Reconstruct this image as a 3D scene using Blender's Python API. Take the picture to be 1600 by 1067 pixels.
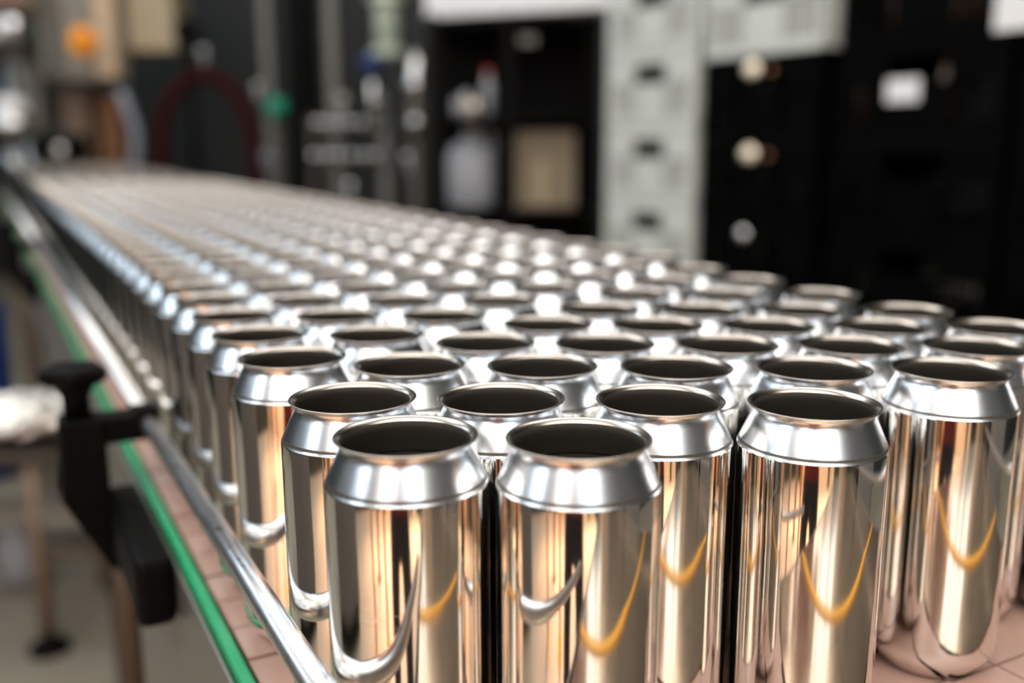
import bpy, bmesh, math, random
from mathutils import Vector, Matrix
random.seed(7)
R = math.radians
for o in list(bpy.data.objects): bpy.data.objects.remove(o)
S = bpy.context.scene
COL = S.collection

# ------------------------------------------------------------------ camera
F = 1556.7; PITCH = R(11.554); ROLL = R(.215); CZ = 1.176
cam = bpy.data.cameras.new('camera'); camo = bpy.data.objects.new('camera', cam); COL.objects.link(camo)
cam.sensor_width = 36; cam.lens = F / 1600 * 36
camo.matrix_world = Matrix.Translation((0, 0, CZ)) @ Matrix.Rotation(R(90) - PITCH, 4, 'X') @ Matrix.Rotation(-ROLL, 4, 'Z')
cam.clip_start = .02; cam.clip_end = 60
cam.dof.use_dof = True; cam.dof.focus_distance = .445; cam.dof.aperture_fstop = 3.1; cam.dof.aperture_blades = 0
S.camera = camo

# ------------------------------------------------------------------ world, exposure, lamps
S.view_settings.view_transform = 'Standard'; S.view_settings.look = 'None'
S.view_settings.exposure = 0.25; S.view_settings.gamma = 1; S.view_settings.use_curve_mapping = False
W = bpy.data.worlds.new('world'); S.world = W; W.use_nodes = True
W.node_tree.nodes['Background'].inputs[0].default_value = (.5, .55, .6, 1)
W.node_tree.nodes['Background'].inputs[1].default_value = .03

def area(name, loc, target, sx, sy, power, color, spread=180):
    l = bpy.data.lights.new(name, 'AREA'); l.shape = 'RECTANGLE'; l.size = sx; l.size_y = sy
    l.energy = power; l.color = color; l.spread = R(spread)
    o = bpy.data.objects.new(name, l); COL.objects.link(o); o.location = loc
    d = Vector(target) - Vector(loc); o.rotation_euler = d.to_track_quat('-Z', 'Y').to_euler()
    return o
COOL = (1.0, .965, .90); WARM = (1.0, .52, .30); TAN = (1.0, .70, .44)
area('overhead_fill', (-.2, -3.0, 5.1), (-.2, -3.0, 0), 8.0, 6.2, 290, COOL)  # broad area light overhead, enlarged to brighten necks, rail and far cans
area('overhead_fill', (-.9, 3.0, 5.0), (-.9, 3.0, 0), 6.5, 3.4, 165, COOL)  # second overhead fill, added to lift crates and far cans
area('overhead_fill', (-.5, -2.2, 4.8), (-.5, -2.2, 0), 2.4, 1.0, 38, COOL)  # small overhead fill, added as a hotter patch in reflections
area('warm_fill', (-2.4, -4.0, 3.3), (-2.2, -6.5, .8), 1.2, .8, 420, WARM)  # unseen warm fill, added to wash the front wall
area('warm_fill', (-1.6, -2.6, 3.0), (-1.3, -2.6, 0), 1.4, .8, 150, WARM, 80)  # unseen warm fill, added to turn floor reflections peach
area('warm_fill', (1.8, -3.6, 3.2), (1.6, -4.2, 0), 1.4, .8, 165, TAN, 80)  # unseen fill, added to turn the right-hand reflections tan

# ------------------------------------------------------------------ materials
M = {}
def mat(name, col, rough=.5, metal=0.0, noise=.0, scale=20, rn=0.0, bump=0.0, stretch=(1, 1, 1), coat=0, spec=.5, aniso=0, emis=0, trans=0):
    m = bpy.data.materials.new(name); m.use_nodes = True; nt = m.node_tree; b = nt.nodes['Principled BSDF']
    b.inputs['Base Color'].default_value = (*col, 1); b.inputs['Roughness'].default_value = rough
    b.inputs['Metallic'].default_value = metal; b.inputs['Specular IOR Level'].default_value = spec
    b.inputs['Coat Weight'].default_value = coat; b.inputs['Transmission Weight'].default_value = trans
    if emis: b.inputs['Emission Color'].default_value = (*col, 1); b.inputs['Emission Strength'].default_value = emis
    tc = nt.nodes.new('ShaderNodeTexCoord'); mp = nt.nodes.new('ShaderNodeMapping'); mp.inputs['Scale'].default_value = stretch
    nt.links.new(tc.outputs['Object'], mp.inputs[0])
    n = nt.nodes.new('ShaderNodeTexNoise'); n.inputs['Scale'].default_value = scale; n.inputs['Detail'].default_value = 4
    nt.links.new(mp.outputs[0], n.inputs['Vector'])
    if noise:
        r = nt.nodes.new('ShaderNodeMix'); r.data_type = 'RGBA'
        r.inputs[6].default_value = (*[c * (1 - noise) for c in col], 1); r.inputs[7].default_value = (*[min(1, c * (1 + noise)) for c in col], 1)
        nt.links.new(n.outputs['Fac'], r.inputs[0]); nt.links.new(r.outputs[2], b.inputs['Base Color'])
    if rn:
        r = nt.nodes.new('ShaderNodeMapRange'); r.inputs[3].default_value = max(0, rough - rn); r.inputs[4].default_value = rough + rn
        nt.links.new(n.outputs['Fac'], r.inputs[0]); nt.links.new(r.outputs[0], b.inputs['Roughness'])
    if bump:
        bp = nt.nodes.new('ShaderNodeBump'); bp.inputs['Strength'].default_value = bump; bp.inputs['Distance'].default_value = .001
        nt.links.new(n.outputs['Fac'], bp.inputs['Height']); nt.links.new(bp.outputs[0], b.inputs['Normal'])
    M[name] = m; return m
mat('can_wall', (.90, .885, .86), .075, 1, rn=.03, scale=90, stretch=(1, 1, .02))
mat('can_neck', (.88, .90, .93), .25, 1)
mat('can_rim', (.60, .55, .51), .24, 1)
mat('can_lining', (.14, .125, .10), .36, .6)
mat('etch', (.95, .93, .90), .24, .9)
mat('steel', (.62, .62, .62), .22, 1, rn=.08, scale=60, stretch=(1, 1, 1))
mat('rail_steel', (.80, .80, .81), .30, 1, rn=.08, scale=120, stretch=(1, 1, 1))
mat('plate_steel', (.30, .29, .27), .42, .9, noise=.08, scale=30)
mat('tan_steel', (.66, .50, .36), .22, .9, rn=.06, scale=30, stretch=(1, 1, 1))
mat('leg_steel', (.09, .06, .04), .45, .5)
mat('green_plastic', (.005, .36, .14), .3, 0, spec=.6)
mat('belt', (.52, .33, .27), .32, 0, noise=.12, scale=40, rn=.06, spec=.6)
mat('belt_gap', (.05, .03, .025), .6)
mat('black_plastic', (.002, .002, .002), .55, spec=.08)
mat('black_crate', (.001, .001, .001), .6, spec=.04)
mat('crate_shade', (.012, .011, .009), .8, spec=.1)
mat('white_crate', (.64, .67, .63), .45, noise=.04, scale=8)
mat('floor_mat', (.30, .27, .215), .38, noise=.22, scale=3.5, rn=.08)
mat('wall_dark', (.006, .010, .0095), .6, noise=.1, scale=3)
mat('wall_tan', (.42, .34, .24), .6, noise=.08, scale=2)
mat('ceiling_mat', (.30, .31, .31), .7, noise=.05, scale=3)
mat('beige_paint', (.42, .34, .22), .4, noise=.06, scale=8)
mat('grey_paint', (.24, .22, .19), .4, noise=.08, scale=8)
mat('peach_paint', (.62, .46, .30), .4)
mat('brown_paint', (.20, .13, .085), .5, noise=.15, scale=10)
mat('copper', (.22, .10, .045), .45, .3)
mat('pale_green', (.52, .60, .50), .35)
mat('dark_post', (.045, .035, .025), .4)
mat('post_grey', (.16, .155, .14), .4)
mat('red_hose', (.03, .001, .002), .7, spec=.1)
mat('blue_plastic', (.004, .025, .13), .4)
mat('emerald', (.0, .28, .17), .35)
mat('yellow', (.95, .36, .005), .4)
mat('red', (.75, .05, .01), .4)
mat('white_plastic', (.80, .82, .84), .35)
mat('jug_plastic', (.40, .42, .46), .4)
mat('carton', (.26, .21, .14), .8, noise=.2, scale=14)
mat('chrome', (.85, .86, .88), .10, 1)
mat('brass', (.98, .84, .66), .38, .9)
mat('wrap', (.90, .86, .82), .16, .35, bump=.6, scale=60, noise=.15)
mat('glass_bottle', (.09, .035, .006), .15, spec=.6)
mat('paper', (.85, .86, .88), .6)
mat('hose_grey', (.25, .27, .32), .35)
mat('yellow_paint', (.75, .34, .03), .5)
mat('shirt', (.14, .022, .02), .9); mat('trousers', (.03, .025, .03), .9); mat('skin', (.50, .28, .19), .5)

# ------------------------------------------------------------------ mesh helpers
class MB:
    def __init__(s): s.v = []; s.f = []; s.m = []; s.mi = 0; s.sm = []
    def add(s, vs, fs, smooth=False):
        n = len(s.v); s.v += [tuple(v) for v in vs]; s.f += [tuple(i + n for i in f) for f in fs]
        s.m += [s.mi] * len(fs); s.sm += [smooth] * len(fs)
    def box(s, c, d, M4=None, bev=0):
        x, y, z = [a / 2 for a in d]
        if bev:
            b = min(bev, x * .9, y * .9, z * .9)
            bm = bmesh.new(); bmesh.ops.create_cube(bm, size=1)
            for v in bm.verts: v.co = Vector((v.co.x * d[0], v.co.y * d[1], v.co.z * d[2]))
            bmesh.ops.bevel(bm, geom=bm.edges[:], offset=b, segments=2, affect='EDGES', profile=.5)
            vs = [v.co.copy() for v in bm.verts]; fs = [[v.index for v in f.verts] for f in bm.faces]; bm.free()
        else:
            vs = [Vector((a * x, b_ * y, c_ * z)) for a, b_, c_ in ((-1,-1,-1),(1,-1,-1),(1,1,-1),(-1,1,-1),(-1,-1,1),(1,-1,1),(1,1,1),(-1,1,1))]
            fs = [(0,3,2,1),(4,5,6,7),(0,1,5,4),(1,2,6,5),(2,3,7,6),(3,0,4,7)]
        C = Vector(c)
        if M4 is not None: vs = [M4 @ (v + C) for v in vs]
        else: vs = [v + C for v in vs]
        s.add(vs, fs); return s
    def lathe(s, prof, n=48, c=(0, 0, 0), M4=None, cap0=False, cap1=False):
        vs = []; fs = []
        for r, z in prof:
            for k in range(n):
                a = 2 * math.pi * k / n; v = Vector((r * math.cos(a) + c[0], r * math.sin(a) + c[1], z + c[2]))
                vs.append(M4 @ v if M4 is not None else v)
        for i in range(len(prof) - 1):
            for k in range(n):
                k2 = (k + 1) % n; fs.append((i * n + k, i * n + k2, (i + 1) * n + k2, (i + 1) * n + k))
        if cap0: fs.append(tuple(reversed(range(n))))
        if cap1: fs.append(tuple(range((len(prof) - 1) * n, len(prof) * n)))
        s.add(vs, fs, True); return s
    def tube(s, pts, r, n=12, caps=True):
        pts = [Vector(p) for p in pts]; rs = r if isinstance(r, (list, tuple)) else [r] * len(pts)
        vs = []; fs = []; up = None
        for i, p in enumerate(pts):
            d = (pts[min(i + 1, len(pts) - 1)] - pts[max(i - 1, 0)]).normalized()
            if up is None:
                up = Vector((0, 0, 1)) if abs(d.z) < .9 else Vector((1, 0, 0))
            a = d.cross(up).normalized(); b = a.cross(d).normalized(); up = b
            for k in range(n):
                t = 2 * math.pi * k / n; vs.append(p + (a * math.cos(t) + b * math.sin(t)) * rs[i])
        for i in range(len(pts) - 1):
            for k in range(n):
                k2 = (k + 1) % n; fs.append((i * n + k, i * n + k2, (i + 1) * n + k2, (i + 1) * n + k))
        if caps: fs.append(tuple(reversed(range(n)))); fs.append(tuple(range((len(pts) - 1) * n, len(pts) * n)))
        s.add(vs, fs, True); return s
    def ball(s, c, r, n=16, sc=(1, 1, 1)):
        m = n // 2
        prof = [(max(1e-5, r * math.sin(math.pi * i / m)), -r * math.cos(math.pi * i / m)) for i in range(m + 1)]
        return s.lathe(prof, n, M4=Matrix.Translation(c) @ Matrix.Diagonal((*sc, 1)))
    def prism(s, poly, axis_o, ax, az, dep, th):
        # poly in (a,z) coordinates; ax, az unit vectors, dep direction, th thickness (centred)
        o = Vector(axis_o); n = len(poly); vs = []
        for sgn in (-.5, .5):
            for a, z in poly: vs.append(o + ax * a + az * z + dep * (th * sgn))
        fs = [tuple(range(n)), tuple(reversed(range(n, 2 * n)))] + [(k, n + k, n + (k + 1) % n, (k + 1) % n) for k in range(n)]
        s.add(vs, fs); return s
    def mesh(s, name, mats):
        me = bpy.data.meshes.new(name); me.from_pydata(s.v, [], s.f)
        for m in (mats if isinstance(mats, (list, tuple)) else [mats]): me.materials.append(M[m])
        me.polygons.foreach_set('material_index', s.m); me.polygons.foreach_set('use_smooth', s.sm)
        bm = bmesh.new(); bm.from_mesh(me); bmesh.ops.recalc_face_normals(bm, faces=bm.faces[:]); bm.to_mesh(me); bm.free()
        me.update(); return me
    def build(s, name, mats, parent=None, bevel=0, loc=None):
        o = bpy.data.objects.new(name, s.mesh(name, mats)); COL.objects.link(o)
        if parent is not None: o.parent = parent
        if loc is not None: o.location = loc
        if bevel:
            b = o.modifiers.new('bevel', 'BEVEL'); b.width = bevel; b.segments = 2; b.limit_method = 'ANGLE'
        return o
def tag(o, label=None, cat=None, group=None, kind=None):
    if label: o['label'] = label
    if cat: o['category'] = cat
    if group: o['group'] = group
    if kind: o['kind'] = kind
    return o
def empty(name, loc=(0, 0, 0), rz=0, label=None, cat=None, group=None, kind=None):
    o = bpy.data.objects.new(name, None); COL.objects.link(o); o.location = loc; o.rotation_euler = (0, 0, rz); o.empty_display_size = .05
    return tag(o, label, cat, group, kind)
def copy_tree(o, parent=None):
    c = o.copy(); COL.objects.link(c); c.parent = parent
    for ch in list(o.children): copy_tree(ch, c)
    return c
def ray(x, y):
    u = (x - 800) / F; v = (533.5 - y) / F
    c, s = math.cos(ROLL), math.sin(ROLL); u, v = c * u + s * v, -s * u + c * v
    c, s = math.cos(PITCH), math.sin(PITCH)
    return Vector((u, c + v * s, -s + v * c))
def at(x, y, Y):
    d = ray(x, y); return Vector((0, 0, CZ)) + d * (Y / d.y)

# ------------------------------------------------------------------ conveyor frame of reference
AX, AY = -.04278, .38381
aU = R(-27.9); U = Vector((math.sin(aU), math.cos(aU), 0)); N = Vector((-U.y, U.x, 0)); Z = Vector((0, 0, 1))   # U along belt, N outward (left)
A0 = Vector((AX, AY, 0))
BELT = CZ - .276
def P(t, n, z): return A0 + U * t + N * n + Z * z
MU = Matrix(((U.x, -N.x, 0, 0), (U.y, -N.y, 0, 0), (0, 0, 1, 0), (0, 0, 0, 1)))   # local x=U, y=-N(right), z
MC = Matrix.Translation(A0) @ MU        # local (t, right, z)
LEN = 5.70; T0 = -1.25; WID = .532     # belt from n=+.038 to n=-(WID-.038)

# ================================================================== SETTING
def struct(name, mb, m, parent=None):
    o = mb.build(name, m, parent)
    if parent is None: o['kind'] = 'structure'
    return o
XL, XR, YB, YF, HT = -5.2, 5.0, 8.6, -6.5, 5.2
b = MB(); b.box(((XL + XR) / 2, (YB + YF) / 2, -.05), (XR - XL, YB - YF, .1)); struct('floor', b, 'floor_mat')
b = MB(); b.box(((XL + XR) / 2, (YB + YF) / 2, HT + .05), (XR - XL, YB - YF, .1)); struct('ceiling', b, 'ceiling_mat')
b = MB(); b.box(((XL + XR) / 2, YB + .05, HT / 2), (XR - XL, .1, HT)); struct('wall_back', b, 'wall_dark')
b = MB(); b.box(((XL + XR) / 2, YF - .05, HT / 2), (XR - XL, .1, HT)); struct('wall_front', b, 'wall_tan')
b = MB(); b.box((XL - .05, (YB + YF) / 2, HT / 2), (.1, YB - YF, HT)); struct('wall_left', b, 'wall_dark')
b = MB(); b.box((XR + .05, (YB + YF) / 2, HT / 2), (.1, YB - YF, HT)); struct('wall_right', b, 'wall_dark')

mat('panel_glow', (.72, .87, 1.0), .5, emis=2.2)  # even emission for the added wall panels
for k, (xa, xb) in enumerate(((-4.7, -1.95), (-1.8, .85), (1.0, 3.6))):
    e = empty('glow_panel_%d' % (k + 1), ((xa + xb) / 2, YF, 3.0), kind='structure')  # unseen glowing panels, added to whiten the can necks
    for nme, m, bx in (('glow_sheet', 'panel_glow', ((0, .02, 1.1), (xb - xa - .1, .02, 2.1))), ('frame_bar', 'grey_paint', ((0, .04, .02), (xb - xa, .08, .06))), ('frame_bar', 'grey_paint', ((0, .04, 2.17), (xb - xa, .08, .05))),
                       ('frame_bar', 'grey_paint', ((-(xb - xa) / 2, .04, 1.1), (.06, .08, 2.16))), ('frame_bar', 'grey_paint', (((xb - xa) / 2, .04, 1.1), (.06, .08, 2.16)))):
        b = MB(); b.box(*bx); b.build(nme, m, e)
for k, (ya, yb) in enumerate(((-3.0, -.4), (.2, 2.8), (3.4, 6.6))):
    e = empty('glow_panel_%d' % (k + 4), (XL, (ya + yb) / 2, 2.9), kind='structure')  # unseen glowing panels, added to brighten the rail and left side
    for nme, m, bx in (('glow_sheet', 'panel_glow', ((.02, 0, .85), (.02, yb - ya - .1, 1.6))), ('frame_bar', 'grey_paint', ((.04, 0, .02), (.08, yb - ya, .06))), ('frame_bar', 'grey_paint', ((.04, 0, 1.68), (.08, yb - ya, .06))),
                       ('frame_bar', 'grey_paint', ((.04, -(yb - ya) / 2, .85), (.08, .06, 1.7))), ('frame_bar', 'grey_paint', ((.04, (yb - ya) / 2, .85), (.08, .06, 1.7)))):
        b = MB(); b.box(*bx); b.build(nme, m, e)
# vertical columns added on the unseen front wall for stripes in can reflections
for k, (x, w, m) in enumerate(((-4.2, .5, 'wall_dark'), (-2.9, .25, 'brown_paint'), (-.9, .18, 'dark_post'), (1.2, .3, 'dark_post'), (2.6, .9, 'wall_dark'), (3.8, .3, 'beige_paint'))):
    b = MB(); b.box((x, YF + .1, 1.6), (w, .2, 3.1)); struct('stripe_column_%d' % (k + 1), b, m)

# ================================================================== CONVEYOR
conv = empty('conveyor', P(0, 0, 0), 0, 'long stainless conveyor with pinkish slat belt carrying the rows of silver cans', 'conveyor')
def cpart(mb, name, m, bevel=0):
    o = mb.build(name, m, conv, bevel); o.matrix_parent_inverse = Matrix.Translation(conv.location).inverted(); return o
TM = (T0 + LEN) / 2; TL = LEN - T0
def lbox(t0, t1, n0, n1, z0, z1, mb=None, bev=0):
    mb = mb or MB(); mb.box(((t0 + t1) / 2, -(n0 + n1) / 2, (z0 + z1) / 2), (abs(t1 - t0), abs(n1 - n0), abs(z1 - z0)), MC, bev); return mb
NL, NR = .040, -(WID - .040)
cpart(lbox(-.03, LEN, .0405, .0475, BELT - .03, BELT + .004), 'green_guide_strip', 'green_plastic', .0015)
cpart(lbox(-.03, LEN, NR - .0005, NR - .0075, BELT - .03, BELT + .004), 'green_guide_strip', 'green_plastic', .0015)
cpart(lbox(.532, LEN, .0480, .0510, BELT - .145, BELT - .002), 'side_plate', 'plate_steel', .001)
cpart(lbox(T0, .530, .0480, .0510, BELT - .42, BELT - .002), 'side_plate', 'plate_steel', .001)
cpart(lbox(T0, LEN, NR - .0080, NR - .0110, BELT - .145, BELT - .002), 'side_plate', 'plate_steel', .001)
cpart(lbox(T0, LEN, NL - .004, NR + .004, BELT - .05, BELT - .012), 'belt_bed', 'belt_gap')
for t in (-.9, .95, 3.1, 4.6):
    for n in (.02, NR + .02):
        b = MB(); b.tube([P(t, n, .03), P(t, n, BELT - .05)], .016, 12); cpart(b, 'leg', 'leg_steel')
        b = MB(); b.lathe([(.001, .0), (.055, 0), (.055, .012), (.02, .03), (.001, .03)], 20, M4=Matrix.Translation(P(t, n, 0))); cpart(b, 'levelling_foot', 'black_plastic')
# slats: three chains side by side, each slat an object of its own near the camera
PITCHS = .0390; LANES = 3; LW = (WID - .006) / LANES
def slat_bm():
    mb = MB(); w = LW - .0015; g = PITCHS - .0024
    # plate with interlocking hinge notches on both long edges
    poly = []
    k = 5
    for i in range(k):
        y0 = -w / 2 + w * i / k; y1 = -w / 2 + w * (i + 1) / k; d = .0028 if i % 2 else 0
        poly += [(y0, -g / 2 + d), (y1, -g / 2 + d)]
    top = []
    for i in reversed(range(k)):
        y0 = -w / 2 + w * i / k; y1 = -w / 2 + w * (i + 1) / k; d = .0028 if i % 2 else 0
        top += [(y1, g / 2 + d * .9), (y0, g / 2 + d * .9)]
    mb.prism(poly + top, (0, 0, 0), Vector((0, 1, 0)), Vector((1, 0, 0)), Vector((0, 0, 1)), .0045)
    return mb
sm_ = slat_bm().mesh('slat', 'belt')
rotM = MU.to_3x3().to_4x4()
far = MB()
t = -.070; i = 0
while t < LEN - .03:
    for L in range(LANES):
        if t < -.09: break
        c = P(t, .038 - (L + .5) * LW, BELT - .00225 - .0004 * ((i * 7 + L * 3) % 3))
        if -.35 < t < 2.2 and i % 1 == 0:
            o = bpy.data.objects.new('belt_slat', sm_); COL.objects.link(o); o.parent = conv
            o.matrix_parent_inverse = Matrix.Translation(conv.location).inverted(); o.matrix_world = Matrix.Translation(c) @ rotM
            o.matrix_basis = Matrix.Translation(c) @ rotM
        else:
            far.box((0, 0, 0), (PITCHS - .0018, LW - .0015, .0045), Matrix.Translation(c) @ rotM)
    t += PITCHS; i += 1
tag(cpart(far, 'belt_slats', 'belt'), kind='stuff')

cpart(lbox(-.232, -.221, NL - .002, NR + .002, BELT - .01, BELT + .0015), 'end_strip', 'yellow_paint')['label'] = 'yellow strip across the transfer plate'
cpart(lbox(-.2205, -.092, NL - .002, NR + .002, BELT - .012, BELT - .001), 'transfer_plate', 'tan_steel')
cpart(lbox(T0, -.234, NL - .002, NR + .002, BELT - .012, BELT - .001), 'transfer_plate', 'tan_steel')
# guide rails (round rod) and their brackets
ZR = CZ - .2135; NRAIL = .0422
rail = empty('guide_rail', P(0, NRAIL, ZR), 0, 'round polished steel guide rail running along the left edge of the cans', 'guide rail')
def child(mb, name, m, par, bevel=0):
    o = mb.build(name, m, par, bevel); o.matrix_parent_inverse = par.matrix_basis.inverted() if False else Matrix.Translation(par.location).inverted(); return o
b = MB(); b.tube([P(-.22, NRAIL - .001, ZR + .0015), P(.43, NRAIL, ZR - .003)], .0064, 20); child(b, 'rod', 'rail_steel', rail)
b = MB(); b.tube([P(.452, NRAIL, ZR - .003), P(1.97, NRAIL + .002, ZR)], .0062, 16); child(b, 'rod', 'rail_steel', rail)
b = MB(); b.tube([P(1.992, NRAIL + .002, ZR), P(LEN, NRAIL + .002, ZR)], .0062, 16); child(b, 'rod', 'rail_steel', rail)
rail2 = empty('guide_rail', P(0, NR, ZR), 0, 'steel guide rail hidden behind the cans on the far right edge', 'guide rail')
b = MB(); b.tube([P(T0, NR + .002, ZR), P(LEN, NR + .002, ZR)], .0063, 16); child(b, 'rod', 'rail_steel', rail2)

def bracket(t, label):
    e = empty('rail_bracket', P(t, .09, CZ - .30), 0, label, 'bracket', 'black rail brackets')
    o = P(t, 0, CZ); th = .030
    b = MB(); b.prism([(.074, -.206), (.106, -.206), (.109, -.268), (.080, -.325), (.0515, -.345), (.0515, -.290), (.074, -.290)], o, N, Z, U, th); child(b, 'body', 'black_plastic', e, .003)
    b = MB(); b.box((t - .071, -.0640, CZ - .292), (.168, .0245, .048), MC, .006); child(b, 'mounting_block', 'black_plastic', e)
    b = MB(); b.box((t, -.064, CZ - .2175), (.024, .034, .022), MC, .003); child(b, 'clamp_arm', 'black_plastic', e)
    b = MB(); b.box((t + .001, -.0440, CZ - .2165), (.0195, .021, .027), MC, .004); child(b, 'rod_clamp', 'black_plastic', e)
    # star knob on a stem
    C0 = P(t, .092, CZ)
    b = MB(); b.lathe([(.010, -.206), (.010, -.190), (.014, -.183), (.014, -.178)], 20, M4=Matrix.Translation(C0), cap0=True, cap1=True); child(b, 'knob_stem', 'black_plastic', e)
    n = 48; b = MB(); vs = []; fs = []; rings = [(.80, -.180), (1.0, -.176), (1.0, -.170), (.85, -.1665), (.3, -.1655)]
    for rr, z in rings:
        for k in range(n):
            a = 2 * math.pi * k / n; r_ = .0225 * rr * (1 + .10 * math.cos(5 * a)); vs.append(C0 + Vector((r_ * math.cos(a), r_ * math.sin(a), z)))
    for i in range(len(rings) - 1):
        for k in range(n): k2 = (k + 1) % n; fs.append((i * n + k, i * n + k2, (i + 1) * n + k2, (i + 1) * n + k))
    fs.append(tuple(reversed(range(n)))); fs.append(tuple(range((len(rings) - 1) * n, len(rings) * n))); b.add(vs, fs, True)
    child(b, 'knob', 'black_plastic', e)
    b = MB(); b.box((t - .0135, -.093, CZ - .2225), (.0008, .0035, .016), MC); child(b, 'orange_mark', 'copper', e)['label'] = 'small orange mark'
    return e
bracket(.440, 'black plastic rail clamp with star knob at lower left, closest to the camera')
bracket(1.98, 'blurred black rail clamp at the far left edge behind the nearer one')

# ================================================================== CANS
RB = .0333; HC = .1593
def arc(pts): return pts
OUT_BODY = [(.0005, .0105), (.010, .0100), (.019, .0065), (.0228, .0015), (.0240, .0), (.0252, .0004), (.0266, .0030), (.0300, .0072), (.0323, .0112), (.0331, .0150), (RB, .0185), (RB, .06), (RB, .10), (RB, .1402), (.03315, .1408)]
NECK = [(.03315, .1408), (.0328, .1414), (.0325, .1421), (.0310, .14545), (.0292, .1494), (.0275, .1531), (.0268, .1546), (.0264, .1560), (.0265, .1572)]
RIM = [(.0265, .1572), (.0271, .1580), (.0283, .1586), (.0290, .1589), (.0292, .15925), (.0289, .15955), (.0283, .1594), (.0270, .1587), (.0262, .1576)]
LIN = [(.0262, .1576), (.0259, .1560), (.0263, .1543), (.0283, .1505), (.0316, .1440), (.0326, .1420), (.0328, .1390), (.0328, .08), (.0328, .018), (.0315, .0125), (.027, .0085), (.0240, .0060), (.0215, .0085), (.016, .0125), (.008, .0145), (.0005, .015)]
def can_mesh(parts, name, n, mats):
    mb = MB()
    for i, p in enumerate(parts): mb.mi = i; mb.lathe(p, n)
    me = bpy.data.meshes.new(name); me.from_pydata(mb.v, [], mb.f)
    for m in mats: me.materials.append(M[m])
    me.polygons.foreach_set('material_index', mb.m); me.polygons.foreach_set('use_smooth', mb.sm); me.update(); return me
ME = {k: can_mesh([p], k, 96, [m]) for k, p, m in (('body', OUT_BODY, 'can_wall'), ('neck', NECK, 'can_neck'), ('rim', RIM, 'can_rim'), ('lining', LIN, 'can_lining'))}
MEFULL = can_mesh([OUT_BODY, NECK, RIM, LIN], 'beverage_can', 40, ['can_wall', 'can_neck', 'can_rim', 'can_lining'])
OF, UF, WF = Vector((-.123441, .516534)), Vector((-.031349, .06151)), Vector((.069641, -.004252))
OB, UB, WB = Vector((-.119378, .531089)), Vector((-.034106, .0667)), Vector((.070992, -.002034))
FREE = {(0, 0): (-.04278, .38381), (1, 0): (-.07329, .44389), (1, 1): (-.00498, .44201), (0, 1): (.02634, .37963), (1, 2): (.06721, .43783), (1, 3): (.1348, .43011)}
UFAR = Vector((math.sin(R(-27.8)), math.cos(R(-27.8)))) * .0735
def canpos(i, j):
    if (i, j) in FREE: return Vector(FREE[(i, j)])
    if j <= i - 2:
        k = min(i, 9) - 2; return OB + UB * k + UFAR * max(0, i - 9) + WB * j
    k = i - 2; p = OF + UF * k + WF * j
    if i > 5: p += Vector((-.0055, .0125)) * (i - 5) + (Vector((.0045, -.002)) if i == 8 else Vector((0, 0)))
    return p
cells = []
for i in range(0, 70):
    for j in range(8):
        if i < 3 and j > 2 * i + 1: continue
        cells.append((i, j))
ORD = ['first', 'second', 'third', 'fourth', 'fifth', 'sixth', 'seventh', 'eighth', 'ninth', 'tenth', 'eleventh', 'twelfth', 'thirteenth', 'fourteenth', 'fifteenth']
LAB = {(0, 0): 'frontmost silver can, the left one of the closest pair, with a faint etched box',
       (0, 1): 'frontmost silver can, the right one of the closest pair',
       (1, 0): 'silver can in the second row, directly behind the guide rail end at left',
       (1, 1): 'silver can in the second row, seen between the two frontmost cans',
       (1, 2): 'silver can in the second row, third from left, right behind the closest pair',
       (1, 3): 'silver can at the right end of the second row, large in the right foreground',
       (2, 5): 'silver can at the right end of the third row, whole body down to belt visible'}
nind = 0; farmb = MB(); allpos = []
for (i, j) in cells:
    p = canpos(i, j)
    if i >= 2: p = p + Vector((random.uniform(-1, 1), random.uniform(-1, 1))) * .0004
    allpos.append(p); loc = (p.x, p.y, BELT + .0002); rz = random.uniform(0, 6.28)
    if i <= 8:
        lab = LAB.get((i, j)) or 'open silver can, %s from the guide rail in the %s row from the front' % (ORD[j], ORD[i])
        e = empty('beverage_can', loc, rz, lab, 'can', 'open silver cans standing on the conveyor')
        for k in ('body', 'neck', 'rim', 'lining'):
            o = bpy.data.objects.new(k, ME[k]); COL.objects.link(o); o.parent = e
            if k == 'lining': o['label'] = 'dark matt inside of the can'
        nind += 1
        if (i, j) == (0, 0): CANA = e; e.rotation_euler = (0, 0, 0)
    elif nind < 300:
        o = bpy.data.objects.new('beverage_can', MEFULL); COL.objects.link(o); o.location = loc; o.rotation_euler = (0, 0, rz)
        if i <= 14: tag(o, 'blurred silver can, %s from the guide rail in the %s row from the front' % (ORD[j], ORD[i]), 'can', 'open silver cans standing on the conveyor')
        else: tag(o, 'out-of-focus silver can in the blurred mass behind the fifteenth row', 'can', 'blurred silver cans far back on the conveyor')
        nind += 1
    else:
        for mi, q in enumerate(([(.024, 0), (.0333, .015), (.0333, .139)], [(.0331, .1405), (.032, .144), (.0268, .1546)], [(.0268, .1546), (.0264, .157), (.0292, .1592), (.0262, .1585)], [(.0262, .1585), (.0262, .155), (.0328, .141), (.0328, .07), (.001, .069)])):
            farmb.mi = mi; farmb.lathe(q, 16, loc)
for a_ in range(len(allpos)):
    for b_ in range(a_):
        if (allpos[a_] - allpos[b_]).length < .0667: print('CLOSE', cells[a_], cells[b_], (allpos[a_] - allpos[b_]).length)
me = bpy.data.meshes.new('beverage_cans'); me.from_pydata(farmb.v, [], farmb.f)
for m in ('can_wall', 'can_neck', 'can_rim', 'can_lining'): me.materials.append(M[m])
me.polygons.foreach_set('material_index', farmb.m); me.polygons.foreach_set('use_smooth', farmb.sm); me.update()
o = bpy.data.objects.new('beverage_cans', me); COL.objects.link(o)
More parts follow.
